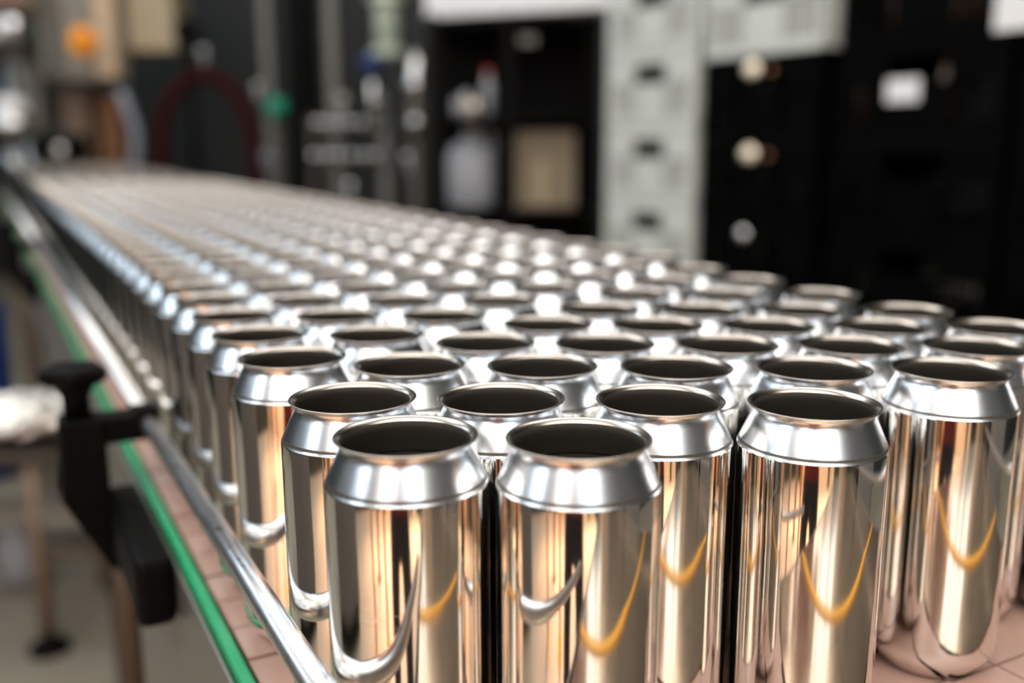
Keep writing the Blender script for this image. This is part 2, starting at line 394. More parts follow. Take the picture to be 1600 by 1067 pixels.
tag(o, 'farthest silver cans melting into a blur at the far end of the conveyor', 'cans', None, 'stuff')
# faint etched rectangle on the frontmost can
b = MB(); vs = []
def onA(ang, z, r=RB + .00006): return Vector((r * math.cos(ang), r * math.sin(ang), z))
def strip(a0, a1, z0, z1, dz=0.0, n=14):
    k = len(b.v); vs = []; fs = []
    for q in range(n + 1):
        a = a0 + (a1 - a0) * q / n; vs += [onA(a, z0 + dz * q / n), onA(a, z1 + dz * q / n)]
    for q in range(n): fs.append((2 * q, 2 * q + 2, 2 * q + 3, 2 * q + 1))
    b.add(vs, fs, True)
ea0, ea1, ez0, ez1 = R(-120), R(-86), .0925, .0975
strip(ea0, ea1, ez0, ez0 + .00018); strip(ea0, ea1, ez1, ez1 + .00018); strip(ea0, ea0 + .006, ez0, ez1, n=1); strip(ea1 - .006, ea1, ez0, ez1, n=1)
strip(ea0 + .06, ea0 + .16, ez0 + .0018, ez1 - .0012, n=3); strip(ea0 + .17, ea0 + .36, ez0 + .0018, ez0 + .0032, n=4)
o = b.build('etched_mark', 'etch', CANA); o['label'] = 'faint etched rectangle mark'

# ================================================================== CRATES (stacked along a line parallel to the belt)
PC = Vector((.5526, 4.0610, 0))
def PT(t, back, z): return PC + U * t - N * back + Z * z
def crate_meshes(Wd, D, H):
    """Origin at the front bottom centre, x along the face, y to the back."""
    sh = MB(); g = MB(); lp = MB(); ct = MB(); w = Wd / 2; p = .045; th = .012
    for sx in (-1, 1):
        for y in (0, D): sh.box((sx * (w - p / 2), y + (th / 2 if y == 0 else -th / 2), H / 2), (p, th, H))
        sh.box((sx * (w - th / 2), .03, H / 2), (th, .06, H)); sh.box((sx * (w - th / 2), D - .03, H / 2), (th, .06, H))
        sh.box((sx * (w - th / 2), D / 2, H - .03), (th, D, .06)); sh.box((sx * (w - th / 2), D / 2, .025), (th, D, .05))
        for k in range(7): g.box((sx * (w - th / 2), .06 + (D - .12) * (k + .5) / 7, H / 2), (.006, .018, H - .1))
    hw = .108; hz0, hz1 = H - .118, H - .044      # hand hole
    for y in (th / 2, D - th / 2):
        sh.box((0, y, H - .022), (Wd - 2 * p, th, .044)); sh.box((0, y, .022), (Wd - 2 * p, th, .044))
        for sx in (-1, 1): sh.box((sx * (hw + (w - p)) / 2, y, H - .081), (w - p - hw, th, .074))
        sh.box((0, y, hz0 - .008), (2 * hw, th, .016))
        z0, z1 = .044, H - .118
        for sx in (-1, 1):
            xa, xb = .10, w - p; n = 6
            for k in range(1, n): g.box((sx * (xa + (xb - xa) * k / n), y, (z0 + z1) / 2), (.009, th * .6, z1 - z0))
            for k in range(1, 4): g.box((sx * (xa + xb) / 2, y, z0 + (z1 - z0) * k / 4), (xb - xa, th * .5, .008))
        for k in range(9): g.box((-.08 + .02 * k, y, .05), (.008, th * .5, .03))
    lp.box((0, th / 2, .104), (.20, th * .8, .115))
    for k in range(12): g.box((-w + .02 + (Wd - .04) * (k + .5) / 12, D / 2, .008), (.022, D - .02, .010))
    for k in range(6): g.box((0, .02 + (D - .04) * (k + .5) / 6, .008), (Wd - .03, .022, .008))
    ct.box((0, D / 2, H * .46), (Wd - .05, D - .05, H * .86))  # dark block added inside to stand for shade behind the hand holes
    return sh, g, lp, ct
CR = {}
for nm, mname in (('w', 'white_crate'), ('b', 'black_crate')):
    Hh = .288 if nm == 'w' else .282
    a_, g_, l_, c_ = crate_meshes(.600, .40, Hh - .003)
    CR[nm] = (a_.mesh('shell', mname), g_.mesh('grille', mname), l_.mesh('label_panel', mname), c_.mesh('dark_core', 'crate_shade'))
RZ = math.atan2(U.y, U.x)          # x axis of crate along U
# crate local x -> -U or U ; local y must point away from the belt (-N)
def crate(kind, t, z, back, label, group):
    e = empty('plastic_crate', PT(t, back, z), 0, label, 'crate', group)
    e.matrix_basis = Matrix.Translation(PT(t, back, z)) @ Matrix(((-U.x, -N.x, 0, 0), (-U.y, -N.y, 0, 0), (0, 0, 1, 0), (0, 0, 0, 1)))
    for nme, me_ in zip(('shell', 'grille', 'label_panel') + (('dark_core',) if kind == 'w' else ()), CR[kind]):
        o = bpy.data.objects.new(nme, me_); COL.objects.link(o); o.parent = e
    return e
def pallet(t, back, z, label, w=.62, h=.085):
    e = empty('pallet', PT(t, back, 0), 0, label, 'pallet')
    e.matrix_basis = Matrix.Translation(PT(t, back, 0)) @ Matrix(((-U.x, -N.x, 0, 0), (-U.y, -N.y, 0, 0), (0, 0, 1, 0), (0, 0, 0, 1)))
    for k in range(3):
        b = MB(); b.box(((k - 1) * (w / 2 - .05), .20, (h - .02) / 2), (.09, .40, h - .02)); b.build('runner', 'brown_paint', e)
    for k in range(5):
        b = MB(); b.box((0, .04 + k * .08, h - .01), (w, .07, .02)); b.build('deck_board', 'brown_paint', e)
TW = .013
base = .085
wl = ['lowest white crate of the white column, largely hidden below the cans', 'white crate second from floor in the white column, hidden by cans',
      'white crate with dark hand hole just above the cans in the white column', 'white crate in the white column, third hand hole from the top',
      'white crate in the white column, second hand hole from the top', 'topmost visible white crate of the white column, cut by the picture top', 'white crate above the picture top in the white column']
pallet(TW, 0, 0, 'brown pallet under the white crate column', h=base - .030)
for k in range(6): crate('w', TW, base - .030 + .2905 * k, 0, wl[k] if k < len(wl) else wl[-1], 'white crates in the tall column')
bA = -.628; zb = CZ + .275 - 5 * .282 - .0
pallet(bA, 0, 0, 'brown pallet under the black crates beside the white column', h=zb)
names = ['bottom', 'second', 'third', 'fourth', 'fifth']
for k in range(5):
    crate('b', bA, zb + .282 * k, .0, '%s black crate counted from the floor, in the stack right beside the white column' % names[k], 'black crates under the white top crate')
crate('w', bA, zb + .282 * 5 + .0005, 0, 'single white crate on top of the black stack, beside the white column', 'white crates on the black stack')
for c_, (tt, bk) in enumerate(((-1.262, .03), (-1.90, .0))):
    pallet(tt, bk, 0, ['brown pallet under the middle black crate stack', 'brown pallet under the rightmost black crate stack'][c_], h=zb)
    for k in range(7):
        crate('b', tt, zb + .282 * k, bk, '%s black crate from the floor, in the %s' % ((names + ['sixth', 'seventh'])[k], ['middle black stack with a white paper label', 'rightmost black stack at the picture edge'][c_]), 'black crates at the right')
# paper labels on black crates
def on_face(x, y, back=0.0):
    d = ray(x, y); q = PC - N * back; s = (q.dot(N)) / d.dot(N); return Vector((0, 0, CZ)) + d * s
MF = Matrix(((-U.x, -N.x, 0, 0), (-U.y, -N.y, 0, 0), (0, 0, 1, 0), (0, 0, 0, 1)))
c = on_face(1412, 141, .028); b = MB(); b.box((0, 0, 0), (.118, .002, .066), Matrix.Translation(c + N * .004) @ MF); tag(b.build('paper_label', 'paper'), 'small white paper label stuck on a black crate at upper right', 'label')
c = on_face(1592, 14, .0); b = MB(); b.box((0, 0, 0), (.13, .002, .10), Matrix.Translation(c + N * .004) @ MF); tag(b.build('paper_label', 'paper'), 'bright white paper label at the top right corner', 'label')
# discs added to stand for bright glints at the hand holes
for (x, y, m, r_, l) in ((1180, 108, 'brass', .028, 'shiny round brass lid in the upper hand hole of the black crates'), (1175, 240, 'brass', .028, 'shiny round brass lid in the middle hand hole of the black crates'), (1165, 365, 'chrome', .020, 'shiny round chrome lid in the lower hand hole of the black crates'),
                      (1210, 110, 'copper', .013, 'small dull brass lid right of the upper brass lid'), (1204, 243, 'copper', .013, 'small dull brass lid right of the middle brass lid')):
    c = on_face(x, y, 0) + N * .002
    tl = (U * -.5 + N * 1.0 + Z * .25).normalized()
    Q = tl.to_track_quat('Z', 'Y').to_matrix().to_4x4()
    b = MB(); b.lathe([(r_ * .96, -.008), (r_, 0), (r_ * .92, .003), (r_ * .6, .0055), (.0005, .007)], 24, M4=Matrix.Translation(c + N * .013) @ Q, cap0=True)
    tag(b.build('glint_disc', m), l.replace(' lid', ' disc'), 'disc', 'discs added as glints on the black crates')
# bottles standing in the upper black crates
BL = ['amber bottle inside the black crate, left of the white paper label', 'amber bottle inside the black crate, right of the white paper label', 'rightmost brown bottle in the topmost black crate', 'second brown bottle from the right in the topmost black crate',
      'third brown bottle from the right in the topmost black crate', 'fourth brown bottle from the right in the topmost black crate', 'fifth brown bottle from the right, leftmost in the topmost black crate']
for k, (x, y, hgt) in enumerate(((1348, 150, .23), (1478, 140, .23), (1524, 12, .22), (1494, 12, .22), (1463, 12, .22), (1432, 12, .22), (1401, 12, .22))):
    c = on_face(x, y, .09); m_ = math.floor((c.z - zb) / .282); c.z = zb + .282 * m_ + .014
    b = MB(); b.lathe([(.001, 0), (.028, 0), (.030, .008), (.030, hgt * .55), (.013, hgt * .78), (.0125, hgt)], 16, M4=Matrix.Translation(c), cap1=True)
    tag(b.build('bottle', 'glass_bottle'), BL[k], 'bottle', 'amber bottles in the black crates')

# ================================================================== BLACK SHELF RACK
YR = 4.75
def pbox(mb, x0, y0, x1, y1, Y, dep, bev=0):
    a = at(x0, y0, Y); c = at(x1, y1, Y)
    mb.box(((a.x + c.x) / 2, Y + dep / 2, (a.z + c.z) / 2), (abs(c.x - a.x), dep, abs(c.z - a.z)), None, bev); return mb
def thing_at(name, x, y, Y, label, cat, group=None):
    return empty(name, at(x, y, Y), 0, label, cat, group)
def part(mb, name, m, par, bevel=0): return child(mb, name, m, par, bevel)
rk = thing_at('shelf_rack', 800, 420, YR, 'tall black open shelf rack with a white header, between the pipes and the white crates', 'shelf')
la = at(668, 20, YR); ra = at(938, 20, YR); x0, x1 = la.x, ra.x; ztop = at(800, 22, YR).z
for x in (x0 + .02, (at(795, 200, YR)).x, x1 - .02):
    for yy in (YR + .02, YR + .58):
        b = MB(); b.box((x, yy, (ztop + .0) / 2), (.045, .04, ztop)); part(b, 'upright', 'black_plastic', rk)
for zz in (.35, at(800, 328, YR).z - .012, at(800, 185, YR).z, ztop - .03):
    b = MB(); b.box(((x0 + x1) / 2, YR + .3, zz), (x1 - x0 - .05, .58, .024)); part(b, 'shelf_board', 'black_plastic', rk)
b = MB(); b.box(((x0 + x1) / 2, YR + .59, ztop / 2), (x1 - x0, .012, ztop)); part(b, 'back_panel', 'black_plastic', rk)
# white header box (slanting down to the left like the photo's edge)
hb = MB(); hb.box((0, 0, .11), (1.02, .30, .22), Matrix.Translation((x0 + .50, YR + .10, ztop + .002)) @ Matrix.Rotation(R(-24), 4, 'Z'), .008)
tag(hb.build('white_box', 'white_plastic'), 'long white box lying on top of the black shelf rack', 'box')
# things on the shelves
zs = at(800, 328, YR).z
c = at(735, 262, YR + .1)
b = MB(); hh = at(735, 200, YR + .1).z - zs
b.lathe([(.001, 0), (.105, 0), (.118, .012), (.118, hh * .62), (.10, hh * .76), (.05, hh * .86), (.03, hh * .88), (.03, hh)], 28, M4=Matrix.Translation((c.x, YR + .22, zs)) @ Matrix.Diagonal((1, .8, 1, 1)), cap1=True)
jug = empty('plastic_jug', (c.x, YR + .22, zs), 0, 'translucent grey-white plastic jug on the lower shelf of the black rack', 'jug')
part(b, 'body', 'jug_plastic', jug); b = MB(); b.lathe([(.034, hh - .03), (.034, hh + .004)], 20, M4=Matrix.Translation((c.x, YR + .22, zs)), cap1=True); part(b, 'cap', 'white_plastic', jug)
b = MB(); b.tube([(c.x + .03, YR + .22, zs + hh * .9), (c.x + .10, YR + .22, zs + hh * .95), (c.x + .115, YR + .22, zs + hh * .7)], .012, 8); part(b, 'handle', 'jug_plastic', jug)
ct = empty('carton', at(850, 328, YR + .1), 0, 'tan cardboard carton on the lower shelf, right of the jug', 'carton')
b = MB(); a_ = at(805, 205, YR + .1); c_ = at(900, 205, YR + .1); w_ = c_.x - a_.x
b.box(((a_.x + c_.x) / 2, YR + .27, zs + (a_.z - zs) / 2), (w_, .30, a_.z - zs - .002), None, .004); part(b, 'box_body', 'carton', ct)
b = MB(); b.box(((a_.x + c_.x) / 2 - .02, YR + .118, zs + .12), (.05, .002, a_.z - zs - .15)); part(b, 'tape', 'beige_paint', ct)
z2 = at(800, 185, YR).z + .012
for k, (x, h_, r_, m, l) in enumerate(((715, .10, .020, 'jug_plastic', 'small grey bottle at the left of the rack middle shelf'), (728, .13, .018, 'white_plastic', 'slim white bottle on the rack middle shelf'), (742, .09, .026, 'brass', 'small brass-coloured pot on the rack middle shelf'), (763, .22, .026, 'jug_plastic', 'tall grey-white bottle with red cap on the rack middle shelf'))):
    p_ = at(x, 185, YR + .15); e = empty('bottle', (p_.x, YR + .15, z2), 0, l, 'bottle', 'bottles on the black rack')
    b = MB(); b.lathe([(.001, 0), (r_, 0), (r_, h_ * .65), (r_ * .45, h_ * .85), (r_ * .45, h_ * .92)], 16, M4=Matrix.Translation((p_.x, YR + .15, z2)), cap1=True); part(b, 'body', m, e)
    b = MB(); b.lathe([(r_ * .5, h_ * .9), (r_ * .5, h_)], 16, M4=Matrix.Translation((p_.x, YR + .15, z2)), cap1=True); part(b, 'cap', 'red' if k == 3 else 'black_plastic', e)
c = at(825, 62, YR - .01); b = MB(); b.box((c.x, YR - .006, c.z), (.075, .004, .035)); tag(b.build('tag', 'post_grey'), 'small grey tag on the black rack upright', 'tag')

# ================================================================== PIPES AND VALVES BY THE BACK WALL
YW = 6.4
def vpost(name, xa, xb, ytop, ybot, Y, m, label, cat, square=False, floor=False):
    a = at(xa, ytop, Y); c = at(xb, ybot, Y); e = empty(name, ((a.x + c.x) / 2, Y, 0 if floor else c.z), 0, label, cat)
    z0 = 0.0 if floor else c.z
    b = MB()
    if square: b.box(((a.x + c.x) / 2, Y, (a.z + z0) / 2), (c.x - a.x, c.x - a.x, a.z - z0), None, .004)
    else: b.tube([((a.x + c.x) / 2, Y, z0), ((a.x + c.x) / 2, Y, a.z)], (c.x - a.x) / 2, 20)
    part(b, 'post', m, e)
    for zz in (z0 + .01, (z0 + a.z) / 2):
        b = MB(); b.lathe([((c.x - a.x) * .5 + .001, -.015), ((c.x - a.x) * .75, -.015), ((c.x - a.x) * .75, .015), ((c.x - a.x) * .5 + .001, .015)], 20, M4=Matrix.Translation(((a.x + c.x) / 2, Y, zz + .02))); part(b, 'collar', m, e)
    return e
vpost('wall_post', 403, 427, -60, 150, YW, 'post_grey', 'grey upright post above the small green knob', 'post', True, True)
vpost('wall_post', 505, 529, -60, 150, YW, 'post_grey', 'grey upright post left of the pale green pipe', 'post', True, True)
b = MB(); pbox(b, 441, -60, 500, 420, YW + .5, .3); tag(b.build('shade_panel', 'black_plastic'), 'tall black panel standing for the dark gap between the two grey wall posts', 'shade_panel')  # black panel put in for the dark gap between the posts
vpost('pale_pipe', 582, 624, -80, 92, 5.6, 'pale_green', 'thick pale green hanging pipe with a blue cap beside it', 'pipe')
cy = vpost('steel_cylinder', 636, 664, 78, 200, 5.4, 'steel', 'slim stainless cylinder left of the black rack', 'cylinder')
b = MB(); p_ = at(650, 200, 5.4); b.tube([(p_.x, 5.4, 0), (p_.x, 5.4, p_.z)], .035, 16); part(b, 'stand', 'dark_post', cy)
e = thing_at('blue_valve', 580, 100, 5.5, 'blue valve handle left of the pale green pipe', 'valve'); p_ = at(580, 100, 5.5)
b = MB(); b.lathe([(.02, -.05), (.05, -.04), (.055, .0), (.05, .04), (.02, .05)], 16, M4=Matrix.Translation(p_), cap0=True, cap1=True); part(b, 'handwheel', 'blue_plastic', e)
b = MB(); b.tube([p_ + Vector((0, 0, -.05)), p_ + Vector((.01, 0, -.35))], .02, 12); part(b, 'stem', 'steel', e)
e = thing_at('green_knob', 432, 168, 6.1, 'small emerald green knob under the grey wall post', 'knob'); p_ = at(432, 168, 6.1)
b = MB(); b.lathe([(.03, -.05), (.055, -.045), (.06, 0), (.05, .05), (.02, .06)], 16, M4=Matrix.Translation(p_), cap0=True, cap1=True); part(b, 'cap', 'emerald', e)
b = MB(); b.tube([p_ + Vector((0, 0, -.05)), (p_.x, p_.y, 0.0)], .02, 12); part(b, 'stem', 'dark_post', e)
def ball_valve(x, y, Y, r_, m, label, cat='valve', group=None):
    p_ = at(x, y, Y); e = empty('round_valve', p_, 0, label, cat, group)
    b = MB(); b.ball(p_, r_, 18); part(b, 'body', m, e)
    b = MB(); b.tube([p_ + Vector((0, 0, -r_ * .9)), p_ + Vector((0, 0, -r_ * 1.7))], r_ * .45, 10); part(b, 'neck', m, e)
    b = MB(); b.tube([p_ + Vector((0, -r_ * .9, 0)), p_ + Vector((0, -r_ * 1.3, 0))], r_ * .5, 12); part(b, 'front_cap', m, e)
    return e
ball_valve(404, 138, 6.33, .045, 'steel', 'round steel valve on the grey wall post')
ball_valve(318, 82, 6.2, .04, 'steel', 'round steel valve beside the dark handwheel')
ball_valve(418, 248, 6.0, .05, 'hose_grey', 'bluish grey round fitting low between hose and manifold')
ball_valve(640, 248, 5.5, .04, 'steel', 'round steel valve low, left of the black rack')
ball_valve(548, 292, 5.6, .04, 'steel', 'round steel valve just above the cans under the manifold')
# manifold with two rows of round fittings
mf = thing_at('pipe_manifold', 545, 300, 5.6, 'stainless manifold with two rows of round fittings and an upright', 'manifold')
for yy, xs in ((192, (497, 513, 530, 549, 568)), (243, (493, 511, 530, 551, 571, 588))):
    a = at(xs[0] - 6, yy + 8, 5.7); c = at(xs[-1] + 8, yy + 8, 5.7)
    b = MB(); b.tube([a, c], .022, 12); part(b, 'header_pipe', 'dark_post', mf)
    for x in xs:
        b = MB(); p_ = at(x, yy, 5.6); b.ball(p_, .028, 14); b.tube([p_ + Vector((0, -.03, .0)), p_ + Vector((0, -.055, .0))], .018, 10); part(b, 'fitting', 'chrome', mf)
b = MB(); a = at(599, 160, 5.72); b.tube([a, (a.x, 5.72, 0)], .03, 14); part(b, 'upright', 'post_grey', mf)
b = MB(); a = at(486, 180, 5.72); b.tube([a, (a.x, 5.72, 0)], .02, 14); part(b, 'upright', 'dark_post', mf)
for x, y in ((535, 158), (592, 156)):
    b = MB(); p_ = at(x, y, 5.62); b.ball(p_, .048, 16); b.tube([p_ - Vector((0, 0, .04)), p_ - Vector((0, 0, .13))], .02, 10); part(b, 'top_valve', 'plate_steel', mf)
# red hose loop and dark handwheel
pts = []
cc = at(325, 235, 5.8); 
for k in range(41):
    a = math.pi * k / 40; rx = at(398, 235, 5.8).x - cc.x; rz_ = at(325, 118, 5.8).z - cc.z
    pts.append(Vector((cc.x - rx * math.cos(a), 5.8, cc.z + rz_ * math.sin(a))))
pts = [Vector((pts[0].x, 5.8, .02))] + pts + [Vector((pts[-1].x + .05, 5.8, .02))]
b = MB(); b.tube(pts, .038, 12); tag(b.build('red_hose', 'red_hose'), 'dark red hose hanging in a tall arch before the dark wall', 'hose')
hw_ = thing_at('handwheel', 292, 50, 6.2, 'dark handwheel above the red hose arch', 'handwheel'); p_ = at(292, 50, 6.2)
b = MB(); b.lathe([(.001, -.02), (.075, -.02), (.085, 0), (.075, .02), (.001, .02)], 20, M4=Matrix.Translation(p_) @ Matrix.Rotation(R(90), 4, 'X')); part(b, 'wheel', 'black_plastic', hw_)
b = MB(); b.tube([p_ + Vector((0, 0, -.05)), (p_.x, p_.y, 0)], .03, 12); part(b, 'column', 'black_plastic', hw_)
a = at(205, 165, 5.2); b = MB(); b.tube([at(188, 140, 6.2), at(200, 170, 6.2), at(212, 205, 6.2), at(213, 240, 6.2), at(203, 280, 6.2), at(190, 330, 6.2)], .03, 12)
tag(b.build('grey_hose', 'hose_grey'), 'bluish grey hose curving down right of the brown cabinet', 'hose')

# ================================================================== FILLING MACHINE, far left
mc = thing_at('filling_machine', 130, 270, 6.5, 'beige and grey machine cabinet with an orange emergency knob, far left', 'machine')
# corner-on rounded enclosure
ctr = at(136, 60, 6.5); zb_ = at(136, 128, 6.5).z; zt_ = 2.9
b = MB(); b.box((0, .22, 0), (.50, .50, zt_ - zb_), Matrix.Translation((ctr.x - .03, 6.52, (zb_ + zt_) / 2)) @ Matrix.Rotation(R(22), 4, 'Z'), .035); part(b, 'cabinet', 'grey_paint', mc)
b = MB(); pbox(b, 134, -80, 184, 122, 6.45, .10, .02); part(b, 'door', 'peach_paint', mc)
b = MB(); pbox(b, 189, -60, 274, 80, 6.6, .35, .02); part(b, 'control_box', 'beige_paint', mc)
b = MB(); pbox(b, 176, -80, 196, 110, 6.7, .12); part(b, 'frame_post', 'brown_paint', mc)
b = MB(); pbox(b, 92, 138, 146, 275, 6.7, .30, .01); part(b, 'lower_panel', 'brown_paint', mc)
b = MB(); pbox(b, 150, 150, 196, 290, 6.75, .30, .01); part(b, 'lower_panel', 'copper', mc)
for x in (100, 185):
    b = MB(); p_ = at(x, 200, 6.8); b.tube([(p_.x, 6.8, 0), (p_.x, 6.8, p_.z)], .03, 12); part(b, 'leg', 'steel', mc)
pk = at(131, 65, 6.20)
b = MB(); b.lathe([(.001, 0), (.088, 0), (.088, .02), (.068, .03), (.001, .03)], 28, M4=Matrix.Translation(pk) @ Matrix.Rotation(R(90), 4, 'X')); k_ = part(b, 'emergency_knob', 'yellow', mc); k_['label'] = 'orange yellow round knob'
b = MB(); b.lathe([(.001, .03), (.026, .03), (.026, .06), (.001, .062)], 20, M4=Matrix.Translation(pk + Vector((.025, 0, .0))) @ Matrix.Rotation(R(90), 4, 'X')); o = b.build('push_button', 'red', k_); o['label'] = 'red push button'
mo = thing_at('motor', 90, 262, 6.1, 'black motor block with a grey lens-like cap at the far left end of the belt', 'motor')
b = MB(); pbox(b, 55, 210, 122, 262, 6.1, .2, .015); part(b, 'housing', 'black_plastic', mo)
b = MB(); p_ = at(94, 236, 6.1); b.lathe([(.045, 0), (.045, .03), (.03, .04), (.001, .04)], 20, M4=Matrix.Translation(p_) @ Matrix.Rotation(R(90), 4, 'X')); part(b, 'cap', 'steel', mo)
b = MB(); p_ = at(88, 262, 6.2); b.tube([(p_.x, 6.2, 0), (p_.x, 6.2, p_.z)], .04, 12); part(b, 'support', 'steel', mo)
vpost('pale_column', 50, 70, -80, 96, 6.3, 'pale_green', 'pale grey-green column at the left, beside the grey cabinet', 'column')
vpost('steel_column', 74, 82, -80, 120, 6.35, 'post_grey', 'thin grey column between pale column and machine cabinet', 'column')
hd = thing_at('filler_head', 20, 60, 6.3, 'blurred stainless filler head at the top left corner', 'filler head')
b = MB(); b.lathe([(.04, -.09), (.075, -.06), (.08, 0), (.06, .06), (.03, .09)], 20, M4=Matrix.Translation(at(22, 40, 6.3)), cap0=True, cap1=True); part(b, 'bell', 'chrome', hd)
b = MB(); b.lathe([(.05, -.07), (.08, -.04), (.06, .06)], 20, M4=Matrix.Translation(at(-6, 45, 6.3)), cap0=True, cap1=True); part(b, 'bell', 'white_plastic', hd)
b = MB(); pbox(b, -40, -60, 48, 12, 6.2, .2); part(b, 'head_block', 'brown_paint', hd)
b = MB(); pbox(b, 0, 66, 40, 100, 6.3, .12); part(b, 'lower_block', 'dark_post', hd)
b = MB(); p_ = at(10, 70, 6.5); b.tube([(p_.x, 6.5, p_.z), (p_.x, 6.5, 0)], .02, 12); part(b, 'stem', 'steel', hd)
bw = thing_at('steel_bowl', 15, 180, 6.0, 'bright steel bowl above the far left end of the belt', 'bowl'); p_ = at(16, 165, 6.0)
b = MB(); b.lathe([(.10, -.05), (.10, -.01), (.08, .03), (.04, .055), (.001, .06)], 24, M4=Matrix.Translation(p_), cap0=True); part(b, 'dome', 'white_plastic', bw)
b = MB(); b.lathe([(.14, -.14), (.14, -.10), (.10, -.05)], 24, M4=Matrix.Translation(p_), cap0=True); part(b, 'base_ring', 'steel', bw)
b = MB(); b.tube([(p_.x, p_.y, p_.z - .14), (p_.x, p_.y, 0)], .05, 14); part(b, 'pedestal', 'steel', bw)
b = MB(); pbox(b, 15, 100, 70, 210, 6.8, .2, .02); e = thing_at('grey_housing', 40, 210, 6.8, 'grey housing behind the steel bowl at far left', 'housing'); part(b, 'casing', 'grey_paint', e)
b = MB(); p_ = at(45, 210, 6.9); b.tube([(p_.x, 6.9, 0), (p_.x, 6.9, p_.z)], .04, 12); part(b, 'leg', 'steel', e)

# ================================================================== LOWER LEFT: side table, wrap, posts
YT = 2.15
tb = thing_at('side_table', 50, 900, YT, 'low machine stand at the left with round post and black levelling foot', 'stand')
pa = at(48, 725, YT); pf = at(45, 965, YT)
b = MB(); b.tube([(pa.x, YT, .05), (pa.x, YT, pa.z)], .017, 14); part(b, 'leg', 'brown_paint', tb)
b = MB(); b.lathe([(.001, 0), (.048, 0), (.048, .010), (.03, .028), (.012, .034), (.012, .07)], 24, M4=Matrix.Translation((pa.x, YT, 0)), cap1=True); part(b, 'levelling_foot', 'black_plastic', tb)
b = MB(); b.box((pa.x - .42, YT + .18, pa.z + .0125), (1.0, .40, .025), None, .004); part(b, 'table_top', 'dark_post', tb)
b = MB(); b.box((pa.x - .35, YT, at(0, 800, YT).z), (1.0, .03, .05)); part(b, 'cross_beam', 'plate_steel', tb)
b = MB(); b.tube([(pa.x - .8, YT, .05), (pa.x - .8, YT, pa.z)], .017, 14); part(b, 'leg', 'brown_paint', tb)
b = MB(); b.tube([(pa.x, YT + .33, .0), (pa.x, YT + .33, pa.z)], .017, 14); part(b, 'leg', 'brown_paint', tb)
# crumpled plastic wrap on it
b = MB(); n, m_ = 44, 26; vs = []; fs = []; rnd = random.Random(3)
for jj in range(m_):
    for ii in range(n):
        th = 2 * math.pi * ii / n; ph = math.pi * jj / (m_ - 1)
        rr = 1 + .10 * math.sin(5 * th + 3 * ph) + .08 * math.sin(9 * th - 7 * ph) + rnd.uniform(-.04, .04)
        vs.append(Vector((.135 * rr * math.sin(ph) * math.cos(th), .11 * rr * math.sin(ph) * math.sin(th), .045 * rr * -math.cos(ph))))
for jj in range(m_ - 1):
    for ii in range(n): i2 = (ii + 1) % n; fs.append((jj * n + ii, jj * n + i2, (jj + 1) * n + i2, (jj + 1) * n + ii))
b.add([v + Vector((pa.x - .06, YT + .13, pa.z + .082)) for v in vs], fs, True)
tag(b.build('plastic_wrap', 'wrap'), 'crumpled shiny clear plastic wrap lying on the stand at left', 'plastic wrap')
# low frame beams behind
fr = thing_at('floor_frame', 100, 860, 2.9, 'dark low steel frame on the floor behind the round post at left', 'frame')
for (xa, ya, xb, yb, Y, th, m) in ((-60, 792, 250, 778, 3.1, .05, 'plate_steel'), (-60, 880, 250, 850, 2.6, .035, 'brown_paint'), (-60, 842, 260, 830, 2.8, .03, 'dark_post')):
    a = at(xa, ya, Y); c = at(xb, yb, Y); b = MB(); b.tube([a, c], th / 2, 8); part(b, 'beam', m, fr)
for x in (-40, 215):
    a = at(x, 800, 3.0); b = MB(); b.tube([(a.x, 3.0, 0), (a.x, 3.0, a.z)], .025, 10); part(b, 'post', 'dark_post', fr)
gj = thing_at('glass_jar', 35, 900, 2.5, 'shiny glass jar behind the round post at lower left', 'jar'); p_ = at(32, 860, 2.5); zf = at(32, 905, 2.5).z
b = MB(); hj = at(32, 822, 2.5).z
b.lathe([(.001, 0), (.045, 0), (.055, .02), (.055, (hj - zf) * .7), (.03, hj - zf), (.028, hj - zf + .01)], 24, M4=Matrix.Translation((p_.x, 2.5, zf)), cap1=True); part(b, 'body', 'jug_plastic', gj)
b = MB(); b.box((p_.x, 2.5, zf / 2 - .001), (.13, .13, zf - .002)); part(b, 'plinth', 'grey_paint', gj)
vpost('dark_post', 163, 182, 560, 1000, 1.75, 'dark_post', 'dark upright post just right of the black foot, behind the rail clamp', 'post', True, True)
hs = MB(); hs.tube([at(196, 900, 1.7), at(203, 940, 1.68), at(215, 985, 1.66), at(207, 1030, 1.66), at(203, 1080, 1.66), at(203, 1180, 1.66)], .012, 10)
tag(hs.build('copper_hose', 'copper'), 'copper brown hose hanging right of the dark post', 'hose')
hs = MB(); hs.tube([at(205, 880, 1.55), at(222, 960, 1.52), at(224, 1050, 1.50), at(222, 1200, 1.50)], .010, 10)
tag(hs.build('black_hose', 'dark_post'), 'dark hose hanging between copper hose and conveyor side plate', 'hose')
vpost('tan_post', 36, 62, 455, 800, 3.6, 'brown_paint', 'tan brown post at the left behind the plastic wrap', 'post', True, True)
vpost('tan_post', 100, 130, 470, 800, 4.4, 'dark_post', 'very dark post at the left, right of the tan brown post', 'post', True, True)
bc = empty('blue_drum', at(-8, 520, 3.4), 0, 'dark blue drum at the left picture edge above the plastic wrap', 'drum'); p_ = at(-42, 520, 3.4)
b = MB(); b.lathe([(.001, 0), (.11, 0), (.115, .01), (.11, .3), (.115, .31), (.11, .32), (.11, at(0, 478, 3.4).z)], 28, M4=Matrix.Translation((p_.x, 3.4, 0)), cap1=True); part(b, 'shell', 'blue_plastic', bc)

